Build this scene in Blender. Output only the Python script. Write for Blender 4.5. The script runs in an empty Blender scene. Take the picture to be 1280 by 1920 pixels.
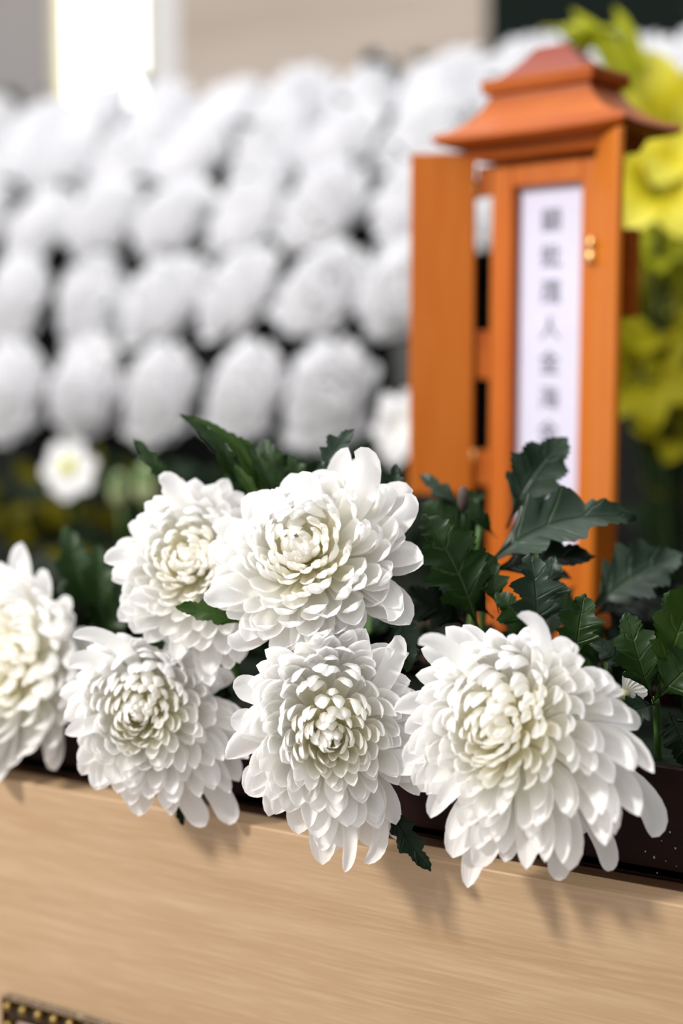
import bpy, math, random
import numpy as np
from mathutils import Vector, Matrix, Euler
random.seed(7)
C = bpy.context.scene.collection
PI = math.pi
# ------------------------------------------------------------------ camera
FPX = 50.0 / 36.0 * 1920.0
AZ = math.radians(118.7); PITCH = math.radians(-6.3)
TOPZ = 0.90
CAM = Vector((0.384, -0.702, TOPZ + 0.2816))
FWD = Vector((math.cos(AZ) * math.cos(PITCH), math.sin(AZ) * math.cos(PITCH), math.sin(PITCH)))
RIGHT = FWD.cross(Vector((0, 0, 1))).normalized()
UP = RIGHT.cross(FWD).normalized()
cam_d = bpy.data.cameras.new('camera'); cam = bpy.data.objects.new('camera', cam_d); C.objects.link(cam)
cam.location = CAM
cam.rotation_euler = FWD.to_track_quat('-Z', 'Y').to_euler()
cam_d.sensor_fit = 'VERTICAL'; cam_d.sensor_height = 36; cam_d.sensor_width = 24; cam_d.lens = 50
cam_d.clip_start = 0.02
cam_d.dof.use_dof = True; cam_d.dof.focus_distance = 0.785; cam_d.dof.aperture_fstop = 2.3
bpy.context.scene.camera = cam
# ------------------------------------------------------------------ world and lights
w = bpy.data.worlds.new('world'); bpy.context.scene.world = w; w.use_nodes = True
w.node_tree.nodes['Background'].inputs[0].default_value = (0.95, 0.94, 0.96, 1)
w.node_tree.nodes['Background'].inputs[1].default_value = 0.98
def area(name, loc, target, sx, sy, power, col):
    l = bpy.data.lights.new(name, 'AREA'); l.shape = 'RECTANGLE'; l.size = sx; l.size_y = sy
    l.energy = power; l.color = col
    o = bpy.data.objects.new(name, l); C.objects.link(o); o.location = loc
    o.rotation_euler = (Vector(target) - Vector(loc)).to_track_quat('-Z', 'Y').to_euler()
    return o
area('ceiling_light_panel', (-1.5, -1.7, 2.55), (0, 0.1, TOPZ), 0.34, 0.34, 74, (1.0, 0.96, 0.90))
area('flower_wall_fill', (-0.6, 0.3, 2.75), (-0.3, 0.6, TOPZ), 1.8, 1.2, 22, (0.97, 0.98, 1.0))  # unseen fill light, added to brighten the flower wall
vs = bpy.context.scene.view_settings
vs.view_transform = 'Standard'; vs.look = 'None'; vs.gamma = 1; vs.exposure = 0.18; vs.use_curve_mapping = False
bpy.context.scene.cycles.use_denoising = True
cy = bpy.context.scene.cycles; cy.max_bounces = 14; cy.diffuse_bounces = 9; cy.transmission_bounces = 9; cy.glossy_bounces = 3

# ------------------------------------------------------------------ helpers
def ray(px, py):
    return (FWD + RIGHT * ((px - 640) / FPX) + UP * (-(py - 960) / FPX))
def at_d(px, py, d): return CAM + ray(px, py) * d
def at_y(px, py, Y):
    r = ray(px, py); return CAM + r * ((Y - CAM.y) / r.y)
def at_z(px, py, Z):
    r = ray(px, py); return CAM + r * ((Z - CAM.z) / r.z)
def link(o, parent=None):
    C.objects.link(o)
    if parent: o.parent = parent
    return o
def tag(o, label=None, cat=None, group=None, kind=None):
    if label: o['label'] = label
    if cat: o['category'] = cat
    if group: o['group'] = group
    if kind: o['kind'] = kind
    return o
def thing(name, loc, label, cat, group=None, rz=0):
    o = bpy.data.objects.new(name, None); o.empty_display_size = 0.02
    o.location = loc; o.rotation_euler = (0, 0, rz); C.objects.link(o)
    return tag(o, label, cat, group)
def mesh_obj(name, V, F, mat, parent=None, uv=None, smooth=True, local=False):
    """V in world coords; if the parent is an unrotated Empty chain, subtract its world location."""
    off = Vector((0, 0, 0))
    if parent is not None and not local:
        p = parent
        while p is not None: off = off + p.location; p = p.parent
    me = bpy.data.meshes.new(name)
    me.from_pydata([tuple(Vector(v) - off) for v in V], [], F)
    if uv is not None:
        l = me.uv_layers.new(name='uv')
        idx = np.empty(len(me.loops), dtype=np.int32); me.loops.foreach_get('vertex_index', idx)
        l.data.foreach_set('uv', np.array(uv, dtype=np.float32)[idx].ravel())
    if smooth: me.polygons.foreach_set('use_smooth', [True] * len(me.polygons))
    me.materials.append(mat)
    return link(bpy.data.objects.new(name, me), parent)
class MB:
    def __init__(s): s.V = []; s.F = []
    def add(s, V, F):
        n = len(s.V); s.V += [Vector(v) for v in V]; s.F += [tuple(i + n for i in f) for f in F]; return s
    def box(s, x0, x1, y0, y1, z0, z1, b=0.0):
        if b <= 0:
            V = [(x, y, z) for x in (x0, x1) for y in (y0, y1) for z in (z0, z1)]
            return s.add(V, [(0, 1, 3, 2), (4, 6, 7, 5), (0, 4, 5, 1), (2, 3, 7, 6), (0, 2, 6, 4), (1, 5, 7, 3)])
        V = []; ids = {}
        X = (x0, x1); Y = (y0, y1); Z = (z0, z1); sg = (1, -1)
        for i in (0, 1):
            for j in (0, 1):
                for k in (0, 1):
                    ids[i, j, k, 0] = len(V); V.append((X[i], Y[j] + b * sg[j], Z[k] + b * sg[k]))
                    ids[i, j, k, 1] = len(V); V.append((X[i] + b * sg[i], Y[j], Z[k] + b * sg[k]))
                    ids[i, j, k, 2] = len(V); V.append((X[i] + b * sg[i], Y[j] + b * sg[j], Z[k]))
        F = []
        for i in (0, 1): F.append([ids[i, 0, 0, 0], ids[i, 1, 0, 0], ids[i, 1, 1, 0], ids[i, 0, 1, 0]])
        for j in (0, 1): F.append([ids[0, j, 0, 1], ids[1, j, 0, 1], ids[1, j, 1, 1], ids[0, j, 1, 1]])
        for k in (0, 1): F.append([ids[0, 0, k, 2], ids[1, 0, k, 2], ids[1, 1, k, 2], ids[0, 1, k, 2]])
        for i in (0, 1):
            for j in (0, 1): F.append([ids[i, j, 0, 0], ids[i, j, 1, 0], ids[i, j, 1, 1], ids[i, j, 0, 1]])
            for k in (0, 1): F.append([ids[i, 0, k, 0], ids[i, 1, k, 0], ids[i, 1, k, 2], ids[i, 0, k, 2]])
        for j in (0, 1):
            for k in (0, 1): F.append([ids[0, j, k, 1], ids[1, j, k, 1], ids[1, j, k, 2], ids[0, j, k, 2]])
        for i in (0, 1):
            for j in (0, 1):
                for k in (0, 1): F.append([ids[i, j, k, 0], ids[i, j, k, 1], ids[i, j, k, 2]])
        return s.add(V, [tuple(f) for f in F])
    def tube(s, pts, rad, n=8, cap=True):
        pts = [Vector(p) for p in pts]; rr = rad if isinstance(rad, (list, tuple)) else [rad] * len(pts)
        V = []; F = []; ref = Vector((0.3, 0.2, 1)).normalized()
        for i, p in enumerate(pts):
            d = (pts[min(i + 1, len(pts) - 1)] - pts[max(i - 1, 0)]).normalized()
            a = d.cross(ref)
            if a.length < 1e-3: a = d.cross(Vector((1, 0, 0)))
            a.normalize(); b = d.cross(a)
            for k in range(n):
                t = 2 * PI * k / n; V.append(p + (a * math.cos(t) + b * math.sin(t)) * rr[i])
        for i in range(len(pts) - 1):
            for k in range(n):
                k2 = (k + 1) % n; F.append((i * n + k, i * n + k2, (i + 1) * n + k2, (i + 1) * n + k))
        if cap: F.append(tuple(range(n))[::-1]); F.append(tuple(range((len(pts) - 1) * n, len(pts) * n)))
        return s.add(V, F)
    def ball(s, c, r, nu=12, nv=8, sc=(1, 1, 1)):
        V = []; F = []
        for j in range(nv + 1):
            th = PI * j / nv
            for i in range(nu):
                ph = 2 * PI * i / nu
                V.append((c[0] + r * sc[0] * math.sin(th) * math.cos(ph), c[1] + r * sc[1] * math.sin(th) * math.sin(ph), c[2] + r * sc[2] * math.cos(th)))
        for j in range(nv):
            for i in range(nu):
                i2 = (i + 1) % nu; F.append((j * nu + i, (j + 1) * nu + i, (j + 1) * nu + i2, j * nu + i2))
        return s.add(V, F)
    def build(s, name, mat, parent=None, smooth=False, local=False):
        import bmesh
        o = mesh_obj(name, s.V, s.F, mat, parent, smooth=smooth, local=local)
        bm = bmesh.new(); bm.from_mesh(o.data); bmesh.ops.recalc_face_normals(bm, faces=bm.faces); bm.to_mesh(o.data); bm.free()
        return o

# ------------------------------------------------------------------ materials
def new_mat(name):
    m = bpy.data.materials.new(name); m.use_nodes = True
    nt = m.node_tree; nt.nodes.clear()
    out = nt.nodes.new('ShaderNodeOutputMaterial')
    return m, nt, out
def N(nt, t, **kw):
    n = nt.nodes.new(t)
    for k, v in kw.items(): setattr(n, k, v)
    return n
def pbr(name, col, rough=0.5, metal=0.0, noise=0.0, scale=(20, 20, 20), col2=None, bump=0.0, spec=0.5, coat=0.0, emit=None):
    m, nt, out = new_mat(name)
    b = N(nt, 'ShaderNodeBsdfPrincipled'); nt.links.new(b.outputs[0], out.inputs[0])
    b.inputs['Base Color'].default_value = (*col, 1); b.inputs['Roughness'].default_value = rough
    b.inputs['Metallic'].default_value = metal; b.inputs['Specular IOR Level'].default_value = spec
    b.inputs['Coat Weight'].default_value = coat
    tc = N(nt, 'ShaderNodeTexCoord'); mp = N(nt, 'ShaderNodeMapping'); mp.inputs['Scale'].default_value = scale
    nz = N(nt, 'ShaderNodeTexNoise'); nz.inputs['Scale'].default_value = 1.0; nz.inputs['Detail'].default_value = 6
    nt.links.new(tc.outputs['Object'], mp.inputs[0]); nt.links.new(mp.outputs[0], nz.inputs['Vector'])
    if col2:
        r = N(nt, 'ShaderNodeValToRGB'); r.color_ramp.elements[0].position = 0.32; r.color_ramp.elements[1].position = 0.68
        r.color_ramp.elements[0].color = (*col, 1); r.color_ramp.elements[1].color = (*col2, 1)
        nt.links.new(nz.outputs['Fac'], r.inputs[0]); nt.links.new(r.outputs[0], b.inputs['Base Color'])
    if bump:
        bp = N(nt, 'ShaderNodeBump'); bp.inputs['Strength'].default_value = bump; bp.inputs['Distance'].default_value = 0.002
        nt.links.new(nz.outputs['Fac'], bp.inputs['Height']); nt.links.new(bp.outputs[0], b.inputs['Normal'])
    if emit: b.inputs['Emission Color'].default_value = (*emit[0], 1); b.inputs['Emission Strength'].default_value = emit[1]
    return m
def petal_mat(name, base, mid, tip, transl=0.35):
    m, nt, out = new_mat(name)
    uv = N(nt, 'ShaderNodeUVMap'); uv.uv_map = 'uv'
    sep = N(nt, 'ShaderNodeSeparateXYZ'); nt.links.new(uv.outputs[0], sep.inputs[0])
    r = N(nt, 'ShaderNodeValToRGB'); e = r.color_ramp.elements
    e[0].position = 0.05; e[0].color = (*base, 1); e[1].position = 0.95; e[1].color = (*tip, 1)
    k = e.new(0.5); k.color = (*mid, 1)
    nt.links.new(sep.outputs[1], r.inputs[0])
    wv = N(nt, 'ShaderNodeTexNoise'); mp = N(nt, 'ShaderNodeMapping'); mp.inputs['Scale'].default_value = (9, 0.7, 1)
    wv.inputs['Scale'].default_value = 1.0; wv.inputs['Detail'].default_value = 2
    nt.links.new(uv.outputs[0], mp.inputs[0]); nt.links.new(mp.outputs[0], wv.inputs['Vector'])
    bp = N(nt, 'ShaderNodeBump'); bp.inputs['Strength'].default_value = 0.35; bp.inputs['Distance'].default_value = 0.0012
    nt.links.new(wv.outputs['Fac'], bp.inputs['Height'])
    d = N(nt, 'ShaderNodeBsdfPrincipled'); d.inputs['Roughness'].default_value = 0.42; d.inputs['Specular IOR Level'].default_value = 0.35
    t = N(nt, 'ShaderNodeBsdfTranslucent'); mx = N(nt, 'ShaderNodeMixShader'); mx.inputs[0].default_value = transl
    nt.links.new(r.outputs[0], d.inputs['Base Color']); nt.links.new(r.outputs[0], t.inputs[0])
    nt.links.new(bp.outputs[0], d.inputs['Normal'])
    nt.links.new(d.outputs[0], mx.inputs[1]); nt.links.new(t.outputs[0], mx.inputs[2]); nt.links.new(mx.outputs[0], out.inputs[0])
    return m
def leaf_mat(name, c1, c2, vein, transl=0.12, rough=0.42, spec=0.26):
    m, nt, out = new_mat(name)
    uv = N(nt, 'ShaderNodeUVMap'); uv.uv_map = 'uv'
    sep = N(nt, 'ShaderNodeSeparateXYZ'); nt.links.new(uv.outputs[0], sep.inputs[0])
    def M(op, a, b=None, c=None):
        n = N(nt, 'ShaderNodeMath', operation=op)
        for i, x in enumerate((a, b, c)):
            if x is None: continue
            if isinstance(x, (int, float)): n.inputs[i].default_value = x
            else: nt.links.new(x, n.inputs[i])
        return n.outputs[0]
    au = M('ABSOLUTE', sep.outputs[0])
    mid = M('SUBTRACT', 1.0, M('MULTIPLY', au, 16.0)); mid = M('MAXIMUM', mid, 0.0)
    ph = M('SUBTRACT', sep.outputs[1], M('MULTIPLY', au, 0.16))
    fr = M('ABSOLUTE', M('SUBTRACT', M('FRACT', M('MULTIPLY', ph, 5.0)), 0.5))
    lat = M('MAXIMUM', M('SUBTRACT', 1.0, M('MULTIPLY', fr, 14.0)), 0.0)
    lat = M('MULTIPLY', lat, 0.55)
    vf = M('MINIMUM', M('ADD', mid, lat), 1.0)
    tc = N(nt, 'ShaderNodeTexCoord'); nz = N(nt, 'ShaderNodeTexNoise'); nz.inputs['Scale'].default_value = 55; nz.inputs['Detail'].default_value = 4
    nt.links.new(tc.outputs['Object'], nz.inputs['Vector'])
    r = N(nt, 'ShaderNodeMix', data_type='RGBA'); r.inputs[6].default_value = (*c1, 1); r.inputs[7].default_value = (*c2, 1)
    nt.links.new(nz.outputs['Fac'], r.inputs[0])
    r2 = N(nt, 'ShaderNodeMix', data_type='RGBA'); nt.links.new(M('MULTIPLY', vf, 0.75), r2.inputs[0])
    nt.links.new(r.outputs[2], r2.inputs[6]); r2.inputs[7].default_value = (*vein, 1)
    bp = N(nt, 'ShaderNodeBump'); bp.inputs['Strength'].default_value = 0.6; bp.inputs['Distance'].default_value = 0.0015; bp.invert = True
    nt.links.new(M('ADD', vf, M('MULTIPLY', nz.outputs['Fac'], 0.8)), bp.inputs['Height'])
    d = N(nt, 'ShaderNodeBsdfPrincipled'); d.inputs['Roughness'].default_value = rough; d.inputs['Specular IOR Level'].default_value = spec
    nt.links.new(r2.outputs[2], d.inputs['Base Color']); nt.links.new(bp.outputs[0], d.inputs['Normal'])
    t = N(nt, 'ShaderNodeBsdfTranslucent'); nt.links.new(r2.outputs[2], t.inputs[0])
    mx = N(nt, 'ShaderNodeMixShader'); mx.inputs[0].default_value = transl
    nt.links.new(d.outputs[0], mx.inputs[1]); nt.links.new(t.outputs[0], mx.inputs[2]); nt.links.new(mx.outputs[0], out.inputs[0])
    return m
def wood_mat(name, ca, cb, cc, gscale, rough=0.45, coat=0.0, fleck=0.3, bump=0.15, spec=0.5):
    m, nt, out = new_mat(name)
    tc = N(nt, 'ShaderNodeTexCoord')
    mp = N(nt, 'ShaderNodeMapping'); mp.inputs['Scale'].default_value = gscale
    nt.links.new(tc.outputs['Object'], mp.inputs[0])
    n1 = N(nt, 'ShaderNodeTexNoise'); n1.inputs['Scale'].default_value = 1; n1.inputs['Detail'].default_value = 5; n1.inputs['Distortion'].default_value = 0.4
    nt.links.new(mp.outputs[0], n1.inputs['Vector'])
    r = N(nt, 'ShaderNodeValToRGB'); e = r.color_ramp.elements
    e[0].position = 0.3; e[0].color = (*ca, 1); e[1].position = 0.72; e[1].color = (*cb, 1)
    nt.links.new(n1.outputs['Fac'], r.inputs[0])
    mp2 = N(nt, 'ShaderNodeMapping'); mp2.inputs['Scale'].default_value = tuple(g * 7 for g in gscale)
    nt.links.new(tc.outputs['Object'], mp2.inputs[0])
    n2 = N(nt, 'ShaderNodeTexNoise'); n2.inputs['Scale'].default_value = 1; n2.inputs['Detail'].default_value = 3
    nt.links.new(mp2.outputs[0], n2.inputs['Vector'])
    r2 = N(nt, 'ShaderNodeValToRGB'); r2.color_ramp.elements[0].position = 0.47; r2.color_ramp.elements[1].position = 0.66
    r2.color_ramp.elements[0].color = (0, 0, 0, 1); r2.color_ramp.elements[1].color = (fleck, fleck, fleck, 1)
    nt.links.new(n2.outputs['Fac'], r2.inputs[0])
    mx = N(nt, 'ShaderNodeMix', data_type='RGBA'); nt.links.new(r2.outputs[0], mx.inputs[0]); nt.links.new(r.outputs[0], mx.inputs[6]); mx.inputs[7].default_value = (*cc, 1)
    b = N(nt, 'ShaderNodeBsdfPrincipled'); b.inputs['Roughness'].default_value = rough; b.inputs['Coat Weight'].default_value = coat; b.inputs['Specular IOR Level'].default_value = spec
    nt.links.new(mx.outputs[2], b.inputs['Base Color'])
    bp = N(nt, 'ShaderNodeBump'); bp.inputs['Strength'].default_value = bump; bp.inputs['Distance'].default_value = 0.001
    nt.links.new(n2.outputs['Fac'], bp.inputs['Height']); nt.links.new(bp.outputs[0], b.inputs['Normal'])
    nt.links.new(b.outputs[0], out.inputs[0])
    return m
M = {}
M['petal_out'] = petal_mat('petal_outer', (0.96, 0.945, 0.85), (0.97, 0.965, 0.94), (0.975, 0.97, 0.97), 0.5)
M['petal_in'] = petal_mat('petal_inner', (0.965, 0.93, 0.70), (0.97, 0.95, 0.86), (0.975, 0.965, 0.94), 0.5)
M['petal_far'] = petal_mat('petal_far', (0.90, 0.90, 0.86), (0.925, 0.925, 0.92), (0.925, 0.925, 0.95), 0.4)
M['leaf'] = leaf_mat('leaf_green', (0.008, 0.026, 0.004), (0.014, 0.040, 0.006), (0.045, 0.085, 0.02))
M['leaf_grey'] = leaf_mat('leaf_greyish', (0.012, 0.026, 0.014), (0.019, 0.038, 0.021), (0.04, 0.07, 0.035), 0.06)
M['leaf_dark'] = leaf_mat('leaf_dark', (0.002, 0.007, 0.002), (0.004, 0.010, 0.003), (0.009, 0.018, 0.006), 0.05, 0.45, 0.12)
M['leaf_light'] = leaf_mat('leaf_light', (0.020, 0.052, 0.006), (0.032, 0.075, 0.008), (0.07, 0.12, 0.02), 0.2)
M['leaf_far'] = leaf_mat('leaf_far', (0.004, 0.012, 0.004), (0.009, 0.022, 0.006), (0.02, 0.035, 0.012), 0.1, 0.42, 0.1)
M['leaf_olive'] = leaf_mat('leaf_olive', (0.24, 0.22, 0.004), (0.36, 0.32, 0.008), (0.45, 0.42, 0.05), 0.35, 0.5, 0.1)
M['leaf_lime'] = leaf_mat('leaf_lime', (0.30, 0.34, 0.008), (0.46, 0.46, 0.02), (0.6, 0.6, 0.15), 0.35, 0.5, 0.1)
M['stem'] = pbr('stem_green', (0.05, 0.12, 0.02), 0.5, col2=(0.09, 0.18, 0.04), scale=(80, 80, 80))
M['calyx'] = pbr('calyx_green', (0.62, 0.62, 0.30), 0.6, col2=(0.70, 0.70, 0.40), scale=(150, 150, 150))
M['withered'] = pbr('withered_leaf', (0.05, 0.03, 0.025), 0.8, col2=(0.09, 0.06, 0.05), scale=(150, 150, 150))
M['oak'] = wood_mat('light_oak', (0.385, 0.245, 0.135), (0.46, 0.315, 0.185), (0.56, 0.41, 0.27), (3.0, 40, 60), 0.45, 0.0, 0.32, 0.3, 0.3)
M['lacquer'] = pbr('dark_brown_glaze', (0.010, 0.003, 0.0025), 0.4, spec=0.08, col2=(0.014, 0.005, 0.004), scale=(12, 12, 60), bump=0.02)
M['ledge'] = wood_mat('brown_wood_shade_tone', (0.05, 0.023, 0.011), (0.08, 0.04, 0.02), (0.10, 0.055, 0.03), (2.0, 40, 40), 0.35, 0.0, 0.3, 0.1)  # brown wood, its colour darkened to hold the shade under the flowers
M['soil'] = pbr('floral_foam', (0.006, 0.014, 0.007), 0.95, col2=(0.008, 0.014, 0.006), spec=0.1, scale=(120, 120, 120), bump=0.5)
M['black'] = pbr('black_board', (0.005, 0.006, 0.005), 0.8, spec=0.12, col2=(0.014, 0.016, 0.013), scale=(4, 4, 4))
M['drop'] = pbr('water_drop', (0.9, 0.9, 0.9), 0.05); M['drop'].node_tree.nodes['Principled BSDF'].inputs['Transmission Weight'].default_value = 0.9
M['tablet'] = wood_mat('orange_lacquered_wood', (0.42, 0.090, 0.006), (0.50, 0.135, 0.010), (0.54, 0.17, 0.02), (30, 30, 2.0), 0.45, 0.0, 0.3, 0.05, 0.2)
M['door'] = wood_mat('amber_wood', (0.42, 0.105, 0.008), (0.48, 0.14, 0.014), (0.52, 0.18, 0.03), (26, 26, 1.6), 0.45, 0.0, 0.3, 0.05, 0.2)
M['roof'] = wood_mat('red_orange_wood', (0.30, 0.058, 0.004), (0.40, 0.098, 0.007), (0.44, 0.12, 0.012), (3, 30, 30), 0.45, 0.0, 0.3, 0.05, 0.2)
M['cap'] = wood_mat('dark_red_wood', (0.17, 0.022, 0.006), (0.22, 0.035, 0.010), (0.25, 0.05, 0.015), (3, 30, 30), 0.45, 0.0, 0.3, 0.05, 0.2)
M['brass'] = pbr('brass', (0.75, 0.50, 0.20), 0.25, metal=1.0)
M['old_brass'] = pbr('aged_brass', (0.42, 0.28, 0.09), 0.32, metal=0.9, col2=(0.25, 0.16, 0.05), scale=(150, 150, 150), bump=0.3)
M['paper'] = pbr('white_paper', (0.60, 0.59, 0.72), 0.9, spec=0.1, col2=(0.62, 0.61, 0.74), scale=(30, 30, 30))
M['ink'] = pbr('ink', (0.035, 0.035, 0.05), 0.7)
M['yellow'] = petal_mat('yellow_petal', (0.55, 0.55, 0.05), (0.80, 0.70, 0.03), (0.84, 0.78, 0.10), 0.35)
M['yellow_core'] = petal_mat('daisy_core', (0.6, 0.6, 0.1), (0.75, 0.72, 0.12), (0.8, 0.78, 0.2), 0.2)
M['bud'] = petal_mat('bud', (0.20, 0.28, 0.08), (0.42, 0.48, 0.24), (0.6, 0.63, 0.42), 0.2)
# ------------------------------------------------------------------ the room
def wall_mat():
    return wood_mat('beige_veneer_wall', (0.46, 0.36, 0.28), (0.66, 0.57, 0.48), (0.72, 0.64, 0.56), (0.5, 3, 6.5), 0.55, 0.05, 0.2, 0.05)
WY = 3.4
def wx(px): return at_y(px, 60, WY).x
mb = MB().box(wx(330), wx(917), WY, WY + 0.1, 0, 3.0); o = mb.build('wall_back', wall_mat()); tag(o, kind='structure')
mb = MB().box(wx(-900), wx(108), WY, WY + 0.1, 0, 3.0)
o = mb.build('wall_back', pbr('grey_plaster', (0.36, 0.35, 0.34), 0.8, col2=(0.42, 0.38, 0.36), scale=(0.8, 0.8, 0.8))); tag(o, kind='structure')
mb = MB().box(wx(917), wx(1900), WY - 0.02, WY + 0.1, 0, 3.0)
o = mb.build('wall_back', pbr('black_green_panel', (0.004, 0.010, 0.008), 0.8, spec=0.1, col2=(0.008, 0.014, 0.011), scale=(1, 1, 1))); tag(o, kind='structure')
mb = MB().box(wx(108), wx(285), WY, WY + 0.1, 0, 0.8); mb.box(wx(108), wx(285), WY, WY + 0.1, 2.8, 3.0)
o = mb.build('wall_back', pbr('white_plaster', (0.75, 0.73, 0.70), 0.8)); tag(o, kind='structure')
o = MB().box(wx(285), wx(330), WY, WY + 0.1, 0, 3.0).build('wall_back', pbr('painted_window_glare', (0.92, 0.92, 0.93), 0.8)); tag(o, kind='structure')  # pale strip: the window's glare, painted as wall colour
wf = MB()
for a, b in ((108, 124), (272, 285)): wf.box(wx(a), wx(b), WY - 0.03, WY + 0.06, 0.8, 2.8, 0.004)
wf.box(wx(124), wx(272), WY - 0.03, WY + 0.06, 0.8, 0.85); wf.box(wx(124), wx(272), WY - 0.03, WY + 0.06, 2.75, 2.8)
win = wf.build('window_1', pbr('cream_window_frame', (0.80, 0.74, 0.52), 0.5)); tag(win, kind='structure')
pane = MB().box(wx(124), wx(272), WY + 0.02, WY + 0.03, 0.85, 2.75)
o = pane.build('pane', pbr('daylit_frosted_glass', (0.9, 0.9, 0.9), 0.5, emit=((1.0, 0.985, 0.95), 2.6)), win)
MB().box(-7, 5, -3.5, WY + 0.1, -0.05, 0).build('floor', pbr('grey_floor', (0.30, 0.28, 0.26), 0.5, col2=(0.35, 0.33, 0.31), scale=(2, 2, 2)))['kind'] = 'structure'

MB().box(2.3, 2.4, -3.5, WY, 0, 3.0).build('added_wall_right', pbr('dark_shading_wall', (0.010, 0.014, 0.012), 0.8, spec=0.1, col2=(0.016, 0.02, 0.017), scale=(1, 1, 1)))['kind'] = 'structure'  # unseen dark wall, added to darken the right-hand sides
# ------------------------------------------------------------------ altar cabinet with light oak front
XL, XR = -1.7, 0.85
cab = thing('altar_cabinet', (0, 0, 0), 'light oak altar cabinet with brown ledge and beaded brass fitting on its front', 'cabinet')
o = MB().box(XL, XR, 0.0, 0.02, 0.20, TOPZ, 0.0008).build('front_panel', M['oak'], cab)
MB().box(XL, XR, 0.02, 0.66, TOPZ - 0.02, TOPZ - 0.0015, 0.0006).build('top_board', M['ledge'], cab)
MB().box(XL, XL + 0.02, 0.02, 0.66, 0.0, TOPZ - 0.02).build('side_panel', M['oak'], cab)
MB().box(XR - 0.02, XR, 0.02, 0.66, 0.0, TOPZ - 0.02).build('side_panel', M['oak'], cab)
MB().box(XL, XR, 0.64, 0.66, 0.0, TOPZ - 0.02).build('back_panel', M['oak'], cab)
MB().box(XL + 0.03, XR - 0.03, 0.03, 0.05, 0.0, 0.20).build('plinth', M['ledge'], cab)
# brass fitting low at the left, on the front panel
p0 = at_y(14, 1860, 0.0); p1 = at_y(240, 1922, 0.0)
fx0 = p0.x; fz1 = p0.z; fx1 = fx0 + 0.16; fz0 = fz1 - 0.11
fit = MB().box(fx0, fx1, -0.004, 0.0, fz0, fz1, 0.0015).build('ornament', pbr('dark_bronze', (0.035, 0.018, 0.008), 0.3, metal=0.4, col2=(0.06, 0.035, 0.012), scale=(200, 200, 200), bump=0.4), cab)
rimm = MB()
rimm.box(fx0, fx1, -0.007, -0.004, fz1 - 0.0022, fz1, 0.0008); rimm.box(fx0, fx0 + 0.0022, -0.007, -0.004, fz0, fz1, 0.0008)
rimm.box(fx1 - 0.0022, fx1, -0.007, -0.004, fz0, fz1, 0.0008); rimm.box(fx0, fx1, -0.007, -0.004, fz0, fz0 + 0.0022, 0.0008)
rimm.build('rim', pbr('bronze_rim', (0.10, 0.06, 0.025), 0.45, metal=0.6, col2=(0.05, 0.03, 0.012), scale=(200, 200, 200)), fit)
rimm = MB().box(fx0 + 0.0125, fx1 - 0.0125, -0.008, -0.004, fz0 + 0.0125, fz1 - 0.015, 0.002)
rimm.build('inner_plate', pbr('brown_plate', (0.22, 0.10, 0.05), 0.4, col2=(0.12, 0.05, 0.03), scale=(90, 90, 300)), fit)
bead = MB().ball((0, 0, 0), 0.0036, 12, 8)
bead_me = None
def put_bead(x, z):
    global bead_me
    if bead_me is None:
        o = bead.build('bead', M['old_brass'], fit, smooth=True, local=True); bead_me = o
    else:
        o = bead_me.copy(); C.objects.link(o)
    o.location = (x, -0.0065, z)
nb = 12
for k in range(nb): put_bead(fx0 + 0.0065 + k * (0.147 / (nb - 1)), fz1 - 0.0062)
for k in range(1, 8): put_bead(fx0 + 0.0065, fz1 - 0.0062 - k * 0.0134); put_bead(fx1 - 0.0065, fz1 - 0.0062 - k * 0.0134)
# dark glazed trough that holds the cut flowers
TY0, TY1, TH = 0.034, 0.215, 0.062
tr = thing('flower_trough', (0, TY0, TOPZ), 'long dark brown glossy trough on the oak cabinet, holding the cut chrysanthemums', 'planter')
m = MB()
m.box(XL + 0.1, XR - 0.06, TY0, TY0 + 0.006, TOPZ, TOPZ + TH, 0.001); m.box(XL + 0.1, XR - 0.06, TY1 - 0.006, TY1, TOPZ, TOPZ + TH, 0.001)
m.box(XL + 0.1, XL + 0.106, TY0, TY1, TOPZ, TOPZ + TH); m.box(XR - 0.066, XR - 0.06, TY0, TY1, TOPZ, TOPZ + TH)
m.box(XL + 0.1, XR - 0.06, TY0, TY1, TOPZ, TOPZ + 0.005)
m.build('body', M['lacquer'], tr)
MB().box(XL + 0.107, XR - 0.067, TY0 + 0.007, TY1 - 0.007, TOPZ + 0.0055, TOPZ + TH - 0.012).build('floral_foam', M['soil'], tr)
dm = MB()
for px, py in ((1232, 1636), (1274, 1658), (1226, 1607), (1248, 1614), (1266, 1590), (1210, 1596), (1240, 1576), (1256, 1560), (1268, 1624), (495, 1515), (510, 1520)):
    p = at_y(px, py, TY0); dm.ball((p.x, TY0 - 0.0004, p.z), random.uniform(0.0003, 0.0008), 8, 6, (1, 0.5, 1))
o = dm.build('water_drops', M['drop'], tr, smooth=True); o['kind'] = 'stuff'

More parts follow.
